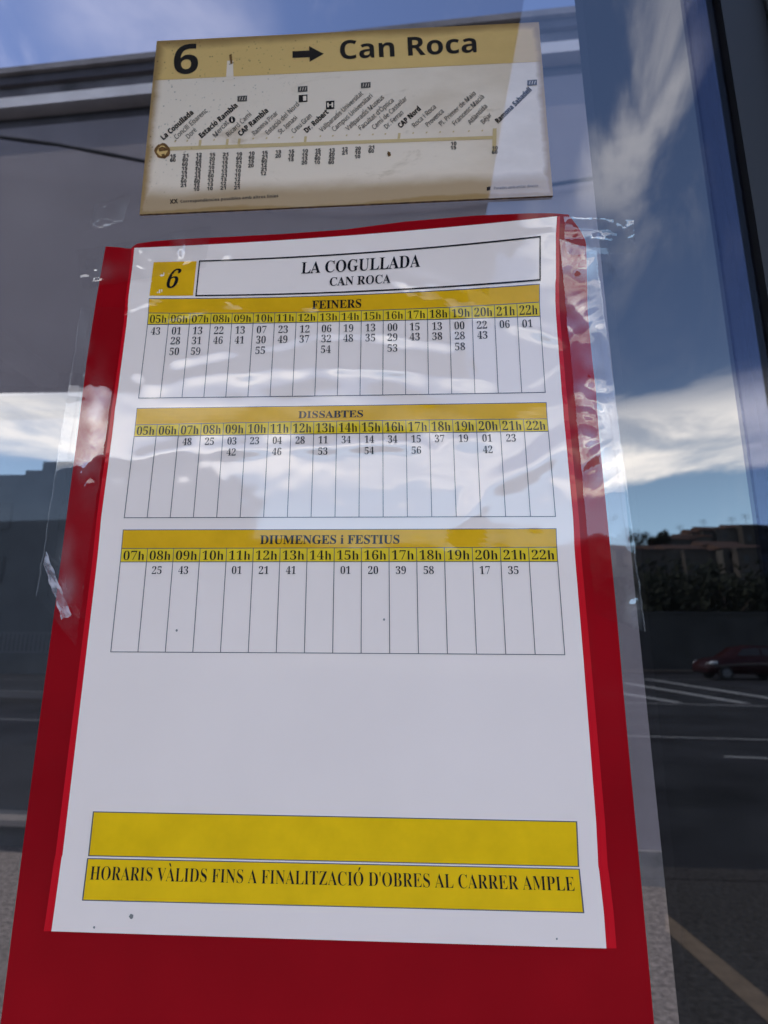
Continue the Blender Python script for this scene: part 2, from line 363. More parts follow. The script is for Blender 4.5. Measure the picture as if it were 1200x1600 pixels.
# ------------------------------------------------------------------ the taped timetable
def seg(px, py, a, b):
    ax, ay = a; bx, by = b; dx, dy = bx - ax, by - ay
    t = max(0.0, min(1.0, ((px - ax) * dx + (py - ay) * dy) / (dx * dx + dy * dy)))
    return math.hypot(px - ax - t * dx, py - ay - t * dy)
RIDGES = [
    ([(575, 398), (584, 430), (604, 456)], 4, 0.12), ([(655, 432), (700, 440), (735, 462)], 4, 0.10), ([(640, 452), (760, 478), (850, 512)], 5, 0.15),
    ([(352, 470), (400, 486), (452, 478)], 4, 0.10), ([(210, 420), (236, 440), (300, 402)], 4, 0.12), ([(228, 474), (270, 460), (330, 426)], 5, 0.15),
    ([(700, 520), (740, 560), (760, 600)], 5, 0.10), ([(480, 572), (620, 582), (800, 566)], 5, 0.12), ([(360, 706), (470, 700), (620, 698)], 5, 0.12), ([(830, 600), (870, 570), (880, 540)], 4, 0.10),  # creases of the plastic sleeve: polyline (on the sheet, in units of 0.28 mm), half width, height in mm
    ([(548, 402), (580, 424), (640, 440), (720, 474), (800, 503), (880, 528)], 13, 0.55),
    ([(600, 410), (700, 448), (760, 475)], 9, 0.30),
    ([(225, 574), (330, 545), (430, 532), (520, 520), (600, 520), (720, 548)], 17, 0.50),
    ([(240, 600), (420, 578), (600, 570), (790, 598)], 14, 0.35),
    ([(186, 730), (250, 706), (330, 696), (470, 694), (640, 690), (760, 684)], 15, 0.50),
    ([(880, 690), (800, 745), (742, 790), (715, 850)], 20, 0.55),
    ([(205, 480), (262, 452), (312, 425), (352, 398)], 9, 0.35),
    ([(215, 505), (300, 487), (360, 470)], 8, 0.22),
    ([(395, 505), (430, 480), (490, 476)], 10, 0.30),
    ([(215, 398), (300, 402), (380, 392)], 8, 0.25),
    ([(820, 640), (880, 620), (930, 590)], 12, 0.30),
]
def lift(px, py):
    """height of the sleeve over the glass in metres"""
    h = 0.0
    if 360 < py < 900:
        for pl, wd, hh in RIDGES:
            d = min(seg(px, py, a, b) for a, b in zip(pl, pl[1:]))
            if d < wd * 2.6: h += (1.15 if wd > 10 else 1.5) * hh * math.exp(-(d / wd) ** 2) * (0.62 + 1.1 * noise.noise((px * 0.017, py * 0.017, 9.0)))
        h += (0.22 * noise.noise((px * 0.012, py * 0.022, 2.0)) + 0.05 * noise.noise((px * 0.04, py * 0.05, 7.0))) * max(0.0, min(1.0, (900 - py) / 150.0)) + 0.1
    h += 0.35 * noise.noise((px * 0.0045, py * 0.0035, 4.0)) + 0.35
    a = max(0.0, (px - 420) / 470.0); b = max(0.0, (560 - py) / 220.0)
    h += 8.0 * min(1.2, a) ** 2 * min(1.2, b) ** 2                       # the top right corner curls off the glass
    return h / 1000.0
def onglass(px, py, base):
    return at(px, py, -(base + lift(px, py)))
ROWS = [  # left end, middle, right end of each printed line (u runs 0..1 along it)
    ((242, 386), (545, 368), (846, 340.5)), ((240, 409.5), (540, 397), (844, 369.5)), ((233.5, 462), (530, 456.5), (844, 437)),
    ((233, 466.5), (530, 461.5), (843, 444)), ((232, 489), (530, 486.5), (843, 472)), ((230.5, 507), (530, 502.5), (844, 494)),
    ((216.5, 622), (540, 618), (852, 613)), ((214, 638), (520, 634), (853.5, 629)), ((211.5, 664), (520, 658), (855, 654.5)),
    ((209.5, 682), (530, 677.5), (857, 674)), ((194, 809), (545, 808), (868, 807)), ((192.5, 828), (540, 827.2), (869, 826)),
    ((190, 857), (540, 856), (870, 855)), ((188, 878), (540, 877.6), (871.5, 877.5)), ((173, 1018.5), (540, 1020.6), (882.5, 1023)),
    ((146, 1268.5), (520, 1276), (901, 1284)), ((138.5, 1337), (520, 1345.5), (904, 1354)), ((137, 1341.5), (520, 1349.5), (905, 1358)),
    ((129, 1406.5), (520, 1416), (912, 1426)), ((122.5, 1456.5), (520, 1469), (915.5, 1481))]
YL = [r[0][1] for r in ROWS]
def rowpt(r, u):
    (xl, yl), (xm, ym), (xr, yr) = r
    x = xl + (xr - xl) * (u + 0.045 * u * (u - 1))
    t = (x - xl) / (xr - xl); tm = (xm - xl) / (xr - xl)
    y = yl * (t - tm) * (t - 1) / (tm) + ym * t * (t - 1) / (tm * (tm - 1)) + yr * t * (t - tm) / (1 - tm)
    return x, y
def sheet(u, yl):
    i = 0
    while i < len(YL) - 2 and yl > YL[i + 1]: i += 1
    t = (yl - YL[i]) / (YL[i + 1] - YL[i]); a, b = rowpt(ROWS[i], u), rowpt(ROWS[i + 1], u)
    return a[0] + (b[0] - a[0]) * t, a[1] + (b[1] - a[1]) * t
PB = 0.0024
def P(u, yl, h=0.0):
    x, y = sheet(u, yl); return onglass(x, y, PB + h)

M_paper = mat('paper', (0.95, 0.80, 0.725), 0.6, 0.035, 7.0, gloss=0.052, grough=0.05)
M_yel = mat('amber_print', (0.80, 0.43, 0.012), 0.6, 0.07, 55.0, gloss=0.022, grough=0.05)
M_yel2 = mat('yellow_print', (0.84, 0.58, 0.03), 0.6, 0.07, 55.0, gloss=0.022, grough=0.05)
M_yel3 = mat('lemon_print', (0.88, 0.53, 0.006), 0.6, 0.07, 55.0, gloss=0.03, grough=0.08)
M_ink = mat('black_ink', (0.012, 0.012, 0.016), 0.6, gloss=0.02, grough=0.05)
M_line = mat('rule_ink', (0.10, 0.10, 0.12), 0.6, gloss=0.052, grough=0.05)
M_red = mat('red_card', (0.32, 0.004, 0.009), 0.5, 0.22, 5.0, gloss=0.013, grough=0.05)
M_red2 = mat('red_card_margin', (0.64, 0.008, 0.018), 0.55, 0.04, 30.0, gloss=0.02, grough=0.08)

post = empty('timetable_poster', tuple(at(540, 1590, 0.0)))
tag(post, 'white bus timetable on a red card, taped to the shelter glass', 'timetable')
PINV = post.location.copy()
def child(mb, name, mats, parent, smooth=False):
    """vertices are world coordinates: keep them there under a parent that stands at PINV"""
    o = mb.build(name, mats, parent, smooth)
    off = PINV if parent == post else Vector((0, 0, 0))
    for v in o.data.vertices: v.co -= PINV
    return o
# red card: outline traced on the glass, then skinned between its sides
LEFT = [(165, 385), (150, 470), (136, 560), (121, 680), (105, 800), (87, 940), (67, 1087), (44, 1260), (22, 1430), (2, 1590), (-16, 1720)]
RIGHT = [(888, 335), (905, 357), (916, 378), (917, 430), (918, 485), (922, 530), (927, 577), (931, 610), (936, 680), (942, 742), (954, 862), (963, 952), (974, 1080), (985, 1200), (1003, 1390), (1022, 1600), (1033, 1720)]
TOP = [(165, 385), (186, 386.5), (204, 389), (212, 381), (240, 377), (283, 373.5), (357, 370), (450, 365), (540, 358.5), (630, 346.5), (740, 337), (820, 333.5), (860, 333), (888, 335)]
def poly_at(pl, t):
    d = [0.0]
    for a, b in zip(pl, pl[1:]): d.append(d[-1] + math.hypot(b[0] - a[0], b[1] - a[1]))
    s = t * d[-1]
    for i in range(len(pl) - 1):
        if s <= d[i + 1] + 1e-9:
            k = (s - d[i]) / (d[i + 1] - d[i]); return (pl[i][0] + (pl[i + 1][0] - pl[i][0]) * k, pl[i][1] + (pl[i + 1][1] - pl[i][1]) * k)
    return pl[-1]
BOT = [(-16, 1720), (1033, 1740)]
RIGHT[-1] = (1033, 1740)
def coons(u, v):
    t, b, l, r = poly_at(TOP, u), poly_at(BOT, u), poly_at(LEFT, v), poly_at(RIGHT, v)
    c = [(1 - v) * t[i] + v * b[i] + (1 - u) * l[i] + u * r[i] - ((1 - u) * (1 - v) * TOP[0][i] + u * (1 - v) * TOP[-1][i] + (1 - u) * v * BOT[0][i] + u * v * BOT[1][i]) for i in (0, 1)]
    return c
mb = MB(); vs, fs = grid(110, 150, lambda u, v: onglass(*coons(u, v), 0.0016)); mb.add(vs, fs)
vs2 = [v + Vector((0, 0.0004, 0)) for v in vs]; mb.add(vs2, [f[::-1] for f in fs])
child(mb, 'red_card', M_red, post, True)
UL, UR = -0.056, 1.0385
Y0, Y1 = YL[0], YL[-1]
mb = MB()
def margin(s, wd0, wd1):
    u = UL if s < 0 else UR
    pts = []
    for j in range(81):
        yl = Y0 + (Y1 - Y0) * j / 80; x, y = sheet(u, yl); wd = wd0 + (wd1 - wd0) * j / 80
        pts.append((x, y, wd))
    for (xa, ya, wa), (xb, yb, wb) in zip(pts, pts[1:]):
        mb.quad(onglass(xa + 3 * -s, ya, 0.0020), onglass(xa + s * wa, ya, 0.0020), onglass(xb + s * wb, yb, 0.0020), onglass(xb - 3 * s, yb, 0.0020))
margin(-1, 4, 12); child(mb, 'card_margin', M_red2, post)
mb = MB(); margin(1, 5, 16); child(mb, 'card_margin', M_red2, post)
mb = MB(); vs, fs = grid(150, 240, lambda u, v: P(UL + (UR - UL) * u, Y0 + (Y1 - Y0) * v)); mb.add(vs, fs)
b = [P(UL + (UR - UL) * u, Y0 + (Y1 - Y0) * v) + Vector((0, 0.0003, 0)) for u, v in ((0, 0), (1, 0), (1, 1), (0, 1))]
paper = child(mb, 'paper_sheet', M_paper, post, True)

W = 640.0
def band(mb, u0, u1, y0, y1, mi, h=0.00010, nu=80, nv=4):
    vs, fs = grid(nu, nv, lambda u, v: P(u0 + (u1 - u0) * u, y0 + (y1 - y0) * v, h)); mb.add(vs, fs, mi)
def hline(mb, y, u0, u1, t=1.1, mi=2, h=0.00016): band(mb, u0 - t / 2 / W, u1 + t / 2 / W, y - t / 2, y + t / 2, mi, h, 90, 1)
def vline(mb, u, y0, y1, t=1.0, mi=2, h=0.00018): band(mb, u - t / 2 / W, u + t / 2 / W, y0, y1, mi, h, 1, 24)
def text(mb, s, uc, base, cap, width=None, bold=True, off=0.0, shear=0.0, mi=1, h=0.00022, align='c', wpx=W):
    v, f = glyphs(s, 'serif', bold, off, shear); wd = max(p[0] for p in v)
    sx = (width / wd) if width else cap
    u0 = uc - (wd * sx / 2 / wpx if align == 'c' else 0)
    mb.add([P(u0 + x * sx / wpx, base - y * cap, h) for x, y in v], f, mi)
MATS = (M_yel, M_ink, M_line, M_yel2)
# badge and title box
mb = MB(); band(mb, 0.0, 0.116, 409.5, 462, 0, nu=20)
text(mb, '6', 0.060, 450, 28, 23, shear=0.30, mi=1)
child(mb, 'line_badge', MATS, paper)
mb = MB()
for y in (409.5, 462): hline(mb, y, 0.124, 1.0, 2.0, 1)
for u in (0.124, 1.0): vline(mb, u, 409.5, 462, 2.2, 1)
text(mb, 'LA COGULLADA', 0.548, 433.5, 16, 186, wpx=610); text(mb, 'CAN ROCA', 0.549, 452.5, 11.5, 95, wpx=610)
child(mb, 'title_box', MATS, paper)
def table(name, r0, title, tcap, twid, hours, times, hcap, fr, capt, wpx, tu=0.5):
    t0, t1, t2, t3 = YL[r0], YL[r0 + 1], YL[r0 + 2], YL[r0 + 3]
    mb = MB(); n = len(hours)
    band(mb, 0, 1, t0, t1, 0); band(mb, 0, 1, t1, t2, 3)
    for y in (t0, t1, t2, t3): hline(mb, y, 0, 1)
    for k in range(n + 1): vline(mb, k / n, t1 if 0 < k < n else t0, t3)
    text(mb, title, tu, t1 - (t1 - t0 - tcap) * 0.42, tcap, twid, wpx=wpx, off=0.004)
    for k, hh in enumerate(hours):
        text(mb, '%02dh' % hh, (k + 0.5) / n, t2 - (t2 - t1 - hcap) * 0.40, hcap, 0.80 * wpx / n, off=-0.0115, wpx=wpx)
        for j, tm in enumerate(times.get(hh, ())):
            text(mb, '%02d' % tm, (k + 0.42) / n, t2 + (t3 - t2) * fr[j], capt, capt * 1.36, off=-0.0115, wpx=wpx)
    return child(mb, name, MATS, paper)
H18 = list(range(5, 23)); H16 = list(range(7, 23))
T1 = {5: [43], 6: [1, 28, 50], 7: [13, 31, 59], 8: [22, 46], 9: [13, 41], 10: [7, 30, 55], 11: [23, 49], 12: [12, 37], 13: [6, 32, 54], 14: [19, 48], 15: [13, 35],
      16: [0, 29, 53], 17: [15, 43], 18: [13, 38], 19: [0, 28, 58], 20: [22, 43], 21: [6], 22: [1]}
T2 = {7: [48], 8: [25], 9: [3, 42], 10: [23], 11: [4, 46], 12: [28], 13: [11, 53], 14: [34], 15: [14, 54], 16: [34], 17: [15, 56], 18: [37], 19: [19], 20: [1, 42], 21: [23]}
T3 = {8: [25], 9: [43], 11: [1], 12: [21], 13: [41], 15: [1], 16: [20], 17: [39], 18: [58], 20: [17], 21: [35]}
table('weekday_table', 3, 'FEINERS', 11.5, 77, H18, T1, 12.0, (0.14, 0.275, 0.42), 11.0, 612, 0.492)
table('saturday_table', 7, 'DISSABTES', 11.5, 102, H18, T2, 12.5, (0.115, 0.25), 10.5, 646, 0.485)
table('sunday_table', 11, 'DIUMENGES i FESTIUS', 13.5, 221, H16, T3, 13.5, (0.135,), 11.5, 688, 0.488)
mb = MB()
for y0, y1 in ((YL[15], YL[16]), (YL[17], YL[18])):
    band(mb, 0, 1, y0, y1, 0)
    for y in (y0, y1): hline(mb, y, 0, 1, 1.6)
    for u in (0, 1): vline(mb, u, y0, y1, 1.6)
text(mb, "HORARIS VÀLIDS FINS A FINALITZACIÓ D'OBRES AL CARRER AMPLE", 0.4985, 1374.5, 21.0, 758, off=-0.0115, wpx=775)
child(mb, 'notice_box', (M_yel3, M_ink, M_line, M_yel3), paper)
M_speck = mat('dirt_speck', (0.22, 0.21, 0.2), 0.9)
# small specks of dirt on the paper
mb = MB()
for px, py, r in ((205, 1432, 3.2), (276, 985, 1.6), (600, 968, 1.5), (870, 1467, 1.4), (147, 1449, 1.6)):
    c = [onglass(px + r * math.cos(k * math.pi / 5) * (1 + 0.3 * math.sin(k * 3)), py + 1.3 * r * math.sin(k * math.pi / 5), PB + 0.0002) for k in range(10)]
    mb.add(c, [tuple(range(9, -1, -1))]); child(mb, 'speck', M_speck, paper); mb = MB()

# ------------------------------------------------------------------ clear adhesive tape
M_tape = clear('clear_tape', 0.035, (0.985, 0.985, 0.985), 0.015)
def loosen(mt, extra, milk):
    t = mt.node_tree; a = N(t, 'ShaderNodeAttribute'); a.attribute_name = 'loose'
    x = [n for n in t.nodes if n.type == 'MIX_SHADER'][0]; base = x.inputs[0].default_value
    L(t, mth(t, 'MULTIPLY_ADD', a.outputs['Fac'], extra, base), x.inputs[0])
    d = N(t, 'ShaderNodeBsdfDiffuse'); d.inputs[0].default_value = (0.75, 0.75, 0.77, 1); y = N(t, 'ShaderNodeMixShader')
    L(t, mth(t, 'MULTIPLY', a.outputs['Fac'], milk), y.inputs[0]); L(t, x.outputs[0], y.inputs[1]); L(t, d.outputs[0], y.inputs[2]); L(t, y.outputs[0], t.nodes['Material Output'].inputs[0])
loosen(M_tape, 0.10, 0.10)
M_milky = clear('tape_edge', 0.05, (0.97, 0.97, 0.97), 0.1)
_t = M_milky.node_tree; _x = [n for n in _t.nodes if n.type == 'MIX_SHADER'][0]; _d = N(_t, 'ShaderNodeBsdfDiffuse'); _d.inputs[0].default_value = (0.8, 0.8, 0.82, 1); _y = N(_t, 'ShaderNodeMixShader'); _y.inputs[0].default_value = 0.09
L(_t, _x.outputs[0], _y.inputs[1]); L(_t, _d.outputs[0], _y.inputs[2]); L(_t, _y.outputs[0], _t.nodes['Material Output'].inputs[0])
M_tape2 = clear('clear_tape_thin', 0.035, (0.99, 0.99, 0.99), 0.03); loosen(M_tape2, 0.10, 0.06)
def ridged(x, y, s, seed):
    return 1.0 - abs(noise.noise((x * s, y * s * 0.45, seed))) * 2.0
def creases(x, y, sx, sy, seed):
    rn = random.Random(int(seed * 10 + sx)); h = 0.0
    wx = x + 9.0 * noise.noise((x * 0.02, y * 0.02, seed)); wy = y + 9.0 * noise.noise((x * 0.02, y * 0.02, seed + 5))
    for k in range(4):
        a = rn.uniform(-0.5, 1.2) + (0.9 if k % 2 else -0.5); lam = rn.uniform(26, 60) / (1 + 0.5 * k); ph = rn.random()
        t = ((wx - sx) * math.cos(a) + (wy - sy) * math.sin(a)) / lam + ph
        env = max(0.0, 0.5 + 1.2 * noise.noise((x * 0.022, y * 0.016, seed + 11 * k)))
        h += abs((t % 1.0) - 0.5) * 2 * lam / 60.0 * env
    return h
def tape(label, quad, nu, nv, base, spots, seed, m=None, fol=True, edge_amp=2.0):
    """quad: corners tl tr br bl on the glass; spots: (x, y, rx, ry, mm) places where it is crumpled"""
    root_m = m or M_tape
    tl, tr, br, bl = quad
    def fn(u, v):
        x = (1 - v) * ((1 - u) * tl[0] + u * tr[0]) + v * ((1 - u) * bl[0] + u * br[0]); y = (1 - v) * ((1 - u) * tl[1] + u * tr[1]) + v * ((1 - u) * bl[1] + u * br[1])
        if u in (0.0, 1.0) or v in (0.0, 1.0):
            x += edge_amp * noise.noise((y * 0.05, x * 0.05, seed)); y += edge_amp * noise.noise((x * 0.05, y * 0.05, seed + 3))
        h = 0.03 * noise.noise((x * 0.03, y * 0.03, seed)) + 0.03
        for sx, sy, rx, ry, a in spots:
            q = ((x - sx) / rx) ** 2 + ((y - sy) / ry) ** 2
            if q < 4: h += a * math.exp(-q) * creases(x, y, sx, sy, seed)
        h = max(0.0, h)
        return at(x, y, -(base + (lift(x, y) if fol else 0.0) + h / 1000.0))
    mb = MB(); vs, fs = grid(nu, nv, fn); mb.add(vs, fs)
    o = mb.build('adhesive_tape', root_m, smooth=True)
    at_ = o.data.attributes.new('loose', 'FLOAT', 'POINT')
    for i in range(len(vs)):
        u, v = (i % (nu + 1)) / nu, (i // (nu + 1)) / nv
        x = (1 - v) * ((1 - u) * tl[0] + u * tr[0]) + v * ((1 - u) * bl[0] + u * br[0]); y = (1 - v) * ((1 - u) * tl[1] + u * tr[1]) + v * ((1 - u) * bl[1] + u * br[1])
        q = max([math.exp(-((x - a) / (b * 1.1)) ** 2 - ((y - c) / (d * 1.1)) ** 2) for a, c, b, d, e in spots] + [0.0])
        at_.data[i].value = q * max(0.0, min(1.0, 0.55 + 1.3 * noise.noise((x * 0.035, y * 0.03, seed + 2))))
    for col in ((0 if tl[0] < 500 else nu,) if nv > nu else ()):
        em = MB(); cx = [vs[j * (nu + 1) + col] for j in range(nv + 1)]; dx = Vector((0.00032, 0, 0)); dy = Vector((0, -0.00025, 0))
        for a, b in zip(cx, cx[1:]): em.quad(a - dx + dy, b - dx + dy, b + dx + dy, a + dx + dy)
        em.build('cut_edge', M_milky, o)
    return tag(o, label, 'tape', 'clear tape holding the poster')
tape('clear tape down the left red edge of the poster, crumpled at mid height', ((128, 480), (194, 480), (118, 1010), (58, 930)), 60, 260, 0.0032,
     [(150, 660, 18, 62, 0.16), (140, 735, 16, 36, 0.40), (130, 545, 10, 50, 0.3), (104, 910, 14, 60, 0.5)], 1.3)
tape('clear tape down the right red edge of the poster, creased below the top', ((874, 372), (930, 392), (1008, 988), (930, 960)), 60, 280, 0.0032,
     [(924, 620, 26, 70, 0.6), (930, 690, 22, 55, 0.6), (905, 400, 24, 30, 0.7), (905, 500, 30, 34, 0.5), (990, 950, 12, 60, 0.5)], 8.1)
tape('crinkled clear tape across the top left corner of the poster', ((120, 392), (330, 352), (322, 418), (128, 452)), 110, 50, 0.0034,
     [(150, 425, 40, 14, 1.2), (225, 395, 18, 34, 1.4), (290, 378, 34, 20, 1.6), (245, 440, 22, 20, 1.0)], 4.7, M_tape2)
tape('loose clear tape scrap stuck on the glass above the top left corner', ((148, 318), (206, 300), (192, 346), (136, 362)), 50, 40, 0.0008,
     [(160, 335, 14, 16, 3.2), (180, 346, 22, 9, 2.4), (194, 332, 10, 14, 2.0)], 12.4, M_tape, fol=False)
tape('clear tape end reaching from the top right corner onto the glass', ((880, 338), (990, 344), (993, 395), (886, 398)), 90, 50, 0.0034,
     [(925, 342, 40, 7, 0.7), (925, 372, 40, 7, 0.8), (970, 352, 26, 9, 0.8), (985, 362, 10, 12, 0.8)], 6.2, M_tape2)
M_flap = clear('tape_flap', 0.10, (0.95, 0.95, 0.95), 0.05); _t = M_flap.node_tree; _x = [n for n in _t.nodes if n.type == 'MIX_SHADER'][0]; _y = N(_t, 'ShaderNodeMixShader'); _c = N(_t, 'ShaderNodeTexCoord'); _n = N(_t, 'ShaderNodeTexNoise', Scale=160.0); L(_t, _c.outputs['Object'], _n.inputs['Vector'])
_d = N(_t, 'ShaderNodeBsdfDiffuse'); _d.inputs[0].default_value = (0.8, 0.8, 0.82, 1); L(_t, smooth(_t, _n.outputs[0], 0.35, 0.65, 0.10, 0.6), _y.inputs[0]); L(_t, _x.outputs[0], _y.inputs[1]); L(_t, _d.outputs[0], _y.inputs[2]); L(_t, _y.outputs[0], _t.nodes['Material Output'].inputs[0])
# folded flap standing off the left tape
mb = MB()
a, b2, c, d = onglass(72, 862, 0.004), onglass(113, 962, 0.0036), onglass(97, 968, 0.012), onglass(68, 880, 0.010)
vs, fs = grid(14, 40, lambda u, v: (a.lerp(b2, v)).lerp(d.lerp(c, v), u) + Vector((0, -0.0016 * noise.noise((u * 3, v * 7, 2.2)), 0.0006 * noise.noise((u * 4, v * 9, 4.4)))))
mb.add(vs, fs)
tag(mb.build('adhesive_tape', M_flap, smooth=True), 'folded flap of clear tape sticking out at the lower left red edge', 'tape', 'clear tape holding the poster')

# ------------------------------------------------------------------ the old line map above
SQ = [(245, 64), (842, 34.5), (864, 305.5), (218, 335)]
def homog(src, dst):
    A = []
    for (x, y), (u, v) in zip(src, dst):
        A += [[x, y, 1, 0, 0, 0, -u * x, -u * y, -u], [0, 0, 0, x, y, 1, -v * x, -v * y, -v]]
    return np.linalg.svd(np.array(A, float))[2][-1].reshape(3, 3)
HS = homog([(0, 0), (1, 0), (1, 1), (0, 1)], SQ); HI = np.linalg.inv(HS)
def s_px(u, v):
    q = HS @ np.array([u, v, 1.0]); return q[0] / q[2], q[1] / q[2]
def s_uv(x, y):
    q = HI @ np.array([x, y, 1.0]); return q[0] / q[2], q[1] / q[2]
SB = 0.0013
def SP(u, v, h=0.0):
    x, y = s_px(u, v)
    return at(x, y, -(SB + h))
def sign_mat(name, col, band):
    mt = bpy.data.materials.new(name); mt.use_nodes = True; t = mt.node_tree; p = t.nodes['Principled BSDF']; p.inputs['Roughness'].default_value = 0.5
    uv = N(t, 'ShaderNodeUVMap'); uv.uv_map = 'map'; sp = N(t, 'ShaderNodeSeparateXYZ'); L(t, uv.outputs[0], sp.inputs[0])
    x, y = sp.outputs[0], sp.outputs[1]
    n = N(t, 'ShaderNodeTexNoise', Scale=3.2, Detail=6.0, Roughness=0.6); L(t, uv.outputs[0], n.inputs['Vector'])
    mp = N(t, 'ShaderNodeMapping'); mp.inputs['Scale'].default_value = (2.2, 1.0, 1.0); L(t, uv.outputs[0], mp.inputs[0])
    n4 = N(t, 'ShaderNodeTexNoise', Scale=22.0, Detail=5.0, Roughness=0.7); L(t, mp.outputs[0], n4.inputs['Vector'])
    ed = mth(t, 'MINIMUM', mth(t, 'MINIMUM', mth(t, 'MULTIPLY', x, 2.2), mth(t, 'MULTIPLY', mth(t, 'SUBTRACT', 1.0, x), 2.2)), mth(t, 'MINIMUM', y, mth(t, 'SUBTRACT', 1.0, y)))
    e = smooth(t, mth(t, 'ADD', ed, mth(t, 'MULTIPLY', n.outputs[0], 0.10)), 0.055, 0.115, 0.95, 0.0)
    e2 = smooth(t, mth(t, 'ADD', mth(t, 'SUBTRACT', 1.0, y), mth(t, 'MULTIPLY', n.outputs[0], 0.10)), 0.12, 0.22, 0.75, 0.0)          # rust-brown tide along the foot
    bl = smooth(t, mth(t, 'ADD', mth(t, 'MULTIPLY', x, 0.9), n.outputs[0]), 1.0, 1.5, 0.0, 0.32)                                  # yellowed right half
    n5 = N(t, 'ShaderNodeTexNoise', Scale=5.5, Detail=5.0, Roughness=0.65, Distortion=0.8); L(t, uv.outputs[0], n5.inputs['Vector'])
    e = mth(t, 'MAXIMUM', e, smooth(t, n5.outputs[0], 0.56, 0.76, 0.0, 0.5))
    e = mth(t, 'MAXIMUM', e, smooth(t, mth(t, 'ADD', y, mth(t, 'MULTIPLY', n4.outputs[0], 0.03)), 0.020, 0.034, 1.0, 0.0))
    f = mth(t, 'MAXIMUM', mth(t, 'MAXIMUM', e, e2), bl, clamp=True)
    m1 = N(t, 'ShaderNodeMix'); m1.data_type = 'RGBA'; L(t, f, m1.inputs['Factor']); m1.inputs['A'].default_value = (*col, 1)
    m1.inputs['B'].default_value = (0.40, 0.235, 0.085, 1)
    # grime specks, thickest near the top left
    v = N(t, 'ShaderNodeTexVoronoi', Scale=46.0); L(t, mp.outputs[0], v.inputs['Vector'])
    spk = smooth(t, v.outputs['Distance'], 0.10, 0.30, 1.0, 0.0)
    reg = mth(t, 'MULTIPLY', smooth(t, mth(t, 'ADD', x, mth(t, 'MULTIPLY', y, 0.5)), 0.30, 0.62, 1.0, 0.06), smooth(t, n4.outputs[0], 0.46, 0.62))
    dens = mth(t, 'MULTIPLY', mth(t, 'MULTIPLY', spk, reg), 0.75)
    m2 = N(t, 'ShaderNodeMix'); m2.data_type = 'RGBA'; L(t, dens, m2.inputs['Factor']); L(t, m1.outputs['Result'], m2.inputs['A']); m2.inputs['B'].default_value = (0.10, 0.07, 0.045, 1)
    L(t, m2.outputs['Result'], p.inputs['Base Color'])
    add_gloss(mt, 0.15, 0.02); return mt
M_cream = sign_mat('aged_cream', (0.99, 0.80, 0.63), False)
M_ochre = sign_mat('aged_ochre', (0.86, 0.55, 0.20), True)
M_line2 = sign_mat('aged_route_line', (0.74, 0.53, 0.26), True)
M_sink = mat('faded_black_ink', (0.028, 0.024, 0.022), 0.5, gloss=0.12, grough=0.03)
M_sink2 = mat('faded_grey_ink', (0.10, 0.085, 0.075), 0.5, gloss=0.11, grough=0.03)
M_rust = mat('rust_stain', (0.20, 0.095, 0.035), 0.8, 0.6, 220.0, gloss=0.11)
SM = (M_cream, M_ochre, M_line2, M_sink, M_sink2, M_rust)
mapo = empty('line_map', tuple(at(530, 330, 0.0)))
tag(mapo, 'yellowed line map with brown stains and a big black arrow, above the poster', 'line map')
def schild(mb, name, uvs=None):
    o = mb.build(name, SM, mapo)
    for v in o.data.vertices: v.co -= mapo.location
    lay = o.data.uv_layers.new(name='map')
    for lp in o.data.loops:
        c = o.data.vertices[lp.vertex_index].co + mapo.location
        # back to the plate's own unit square
        d = np.array([c.x, c.y, c.z]) - CAM; q = np.array([d.dot(np.array([xc[i], yc[i], zc[i]])) for i in range(3)])
        u, v = s_uv(600 + F * q[0] / q[2], 800 + F * q[1] / q[2]); lay.data[lp.index].uv = (u, v)
    return o
def ripple(u): return 0.004 * noise.noise((u * 4, 0.2, 1.1))
mb = MB()
vs, fs = grid(24, 12, lambda u, v: SP(u, v)); mb.add(vs, fs, 0)
cs = [SP(u, v) for u, v in ((0, 0), (1, 0), (1, 1), (0, 1))]; dd = Vector((0, SB - 0.0002, 0))
for a, b in zip(cs, cs[1:] + cs[:1]): mb.quad(a, b, b + dd, a + dd, 5)
schild(mb, 'plate')
def sband(mb, pts, mi, h):
    mb.add([SP(*s_uv(x, y), h) for x, y in pts], [tuple(range(len(pts) - 1, -1, -1))], mi)
mb = MB(); vb = s_uv(239, 125.5)[1]
vs, fs = grid(24, 6, lambda u, v: SP(0.0015 + 0.997 * u, 0.004 + v * (vb - 0.004), 0.00010)); mb.add(vs, fs, 1)
sband(mb, [(355, 95), (364, 94.5), (365, 124), (353, 125)], 0, 0.00018)
schild(mb, 'header_band')
def stext(mb, s, px, py, ex, ey, cap, bold=True, mi=3, h=0.0002, nx=0.0, width=None, off=0.0, res=3):
    """baseline runs from px,py towards ex,ey (photo pixels on the flat plate); cap height in pixels"""
    v, f = glyphs(s, 'sans', bold, off, 0.0, res); wd = max(p[0] for p in v)
    dx, dy = ex - px, ey - py; ln = math.hypot(dx, dy); dx /= ln; dy /= ln; sx = (ln / wd) if width is None else width
    mb.add([SP(*s_uv(px + x * sx * dx + y * cap * dy + y * cap * nx, py + x * sx * dy - y * cap * dx), h) for x, y in v], f, mi)
mb = MB()
stext(mb, '6', 271, 116, 309, 114.2, 46, nx=0.08); schild(mb, 'line_number'); mb = MB()
sband(mb, [(457, 80), (483, 78.8), (483, 72), (506, 84), (484, 96.5), (483.6, 89.5), (457, 90.5)][::-1], 3, 0.0002); schild(mb, 'arrow'); mb = MB()
stext(mb, 'Can Roca', 532, 92.5, 745, 81.5, 29, nx=0.0)
schild(mb, 'destination_name')
mb = MB(); 
def lin(x): return 232.5 + (214.5 - 232.5) * (x - 258) / (775 - 258)
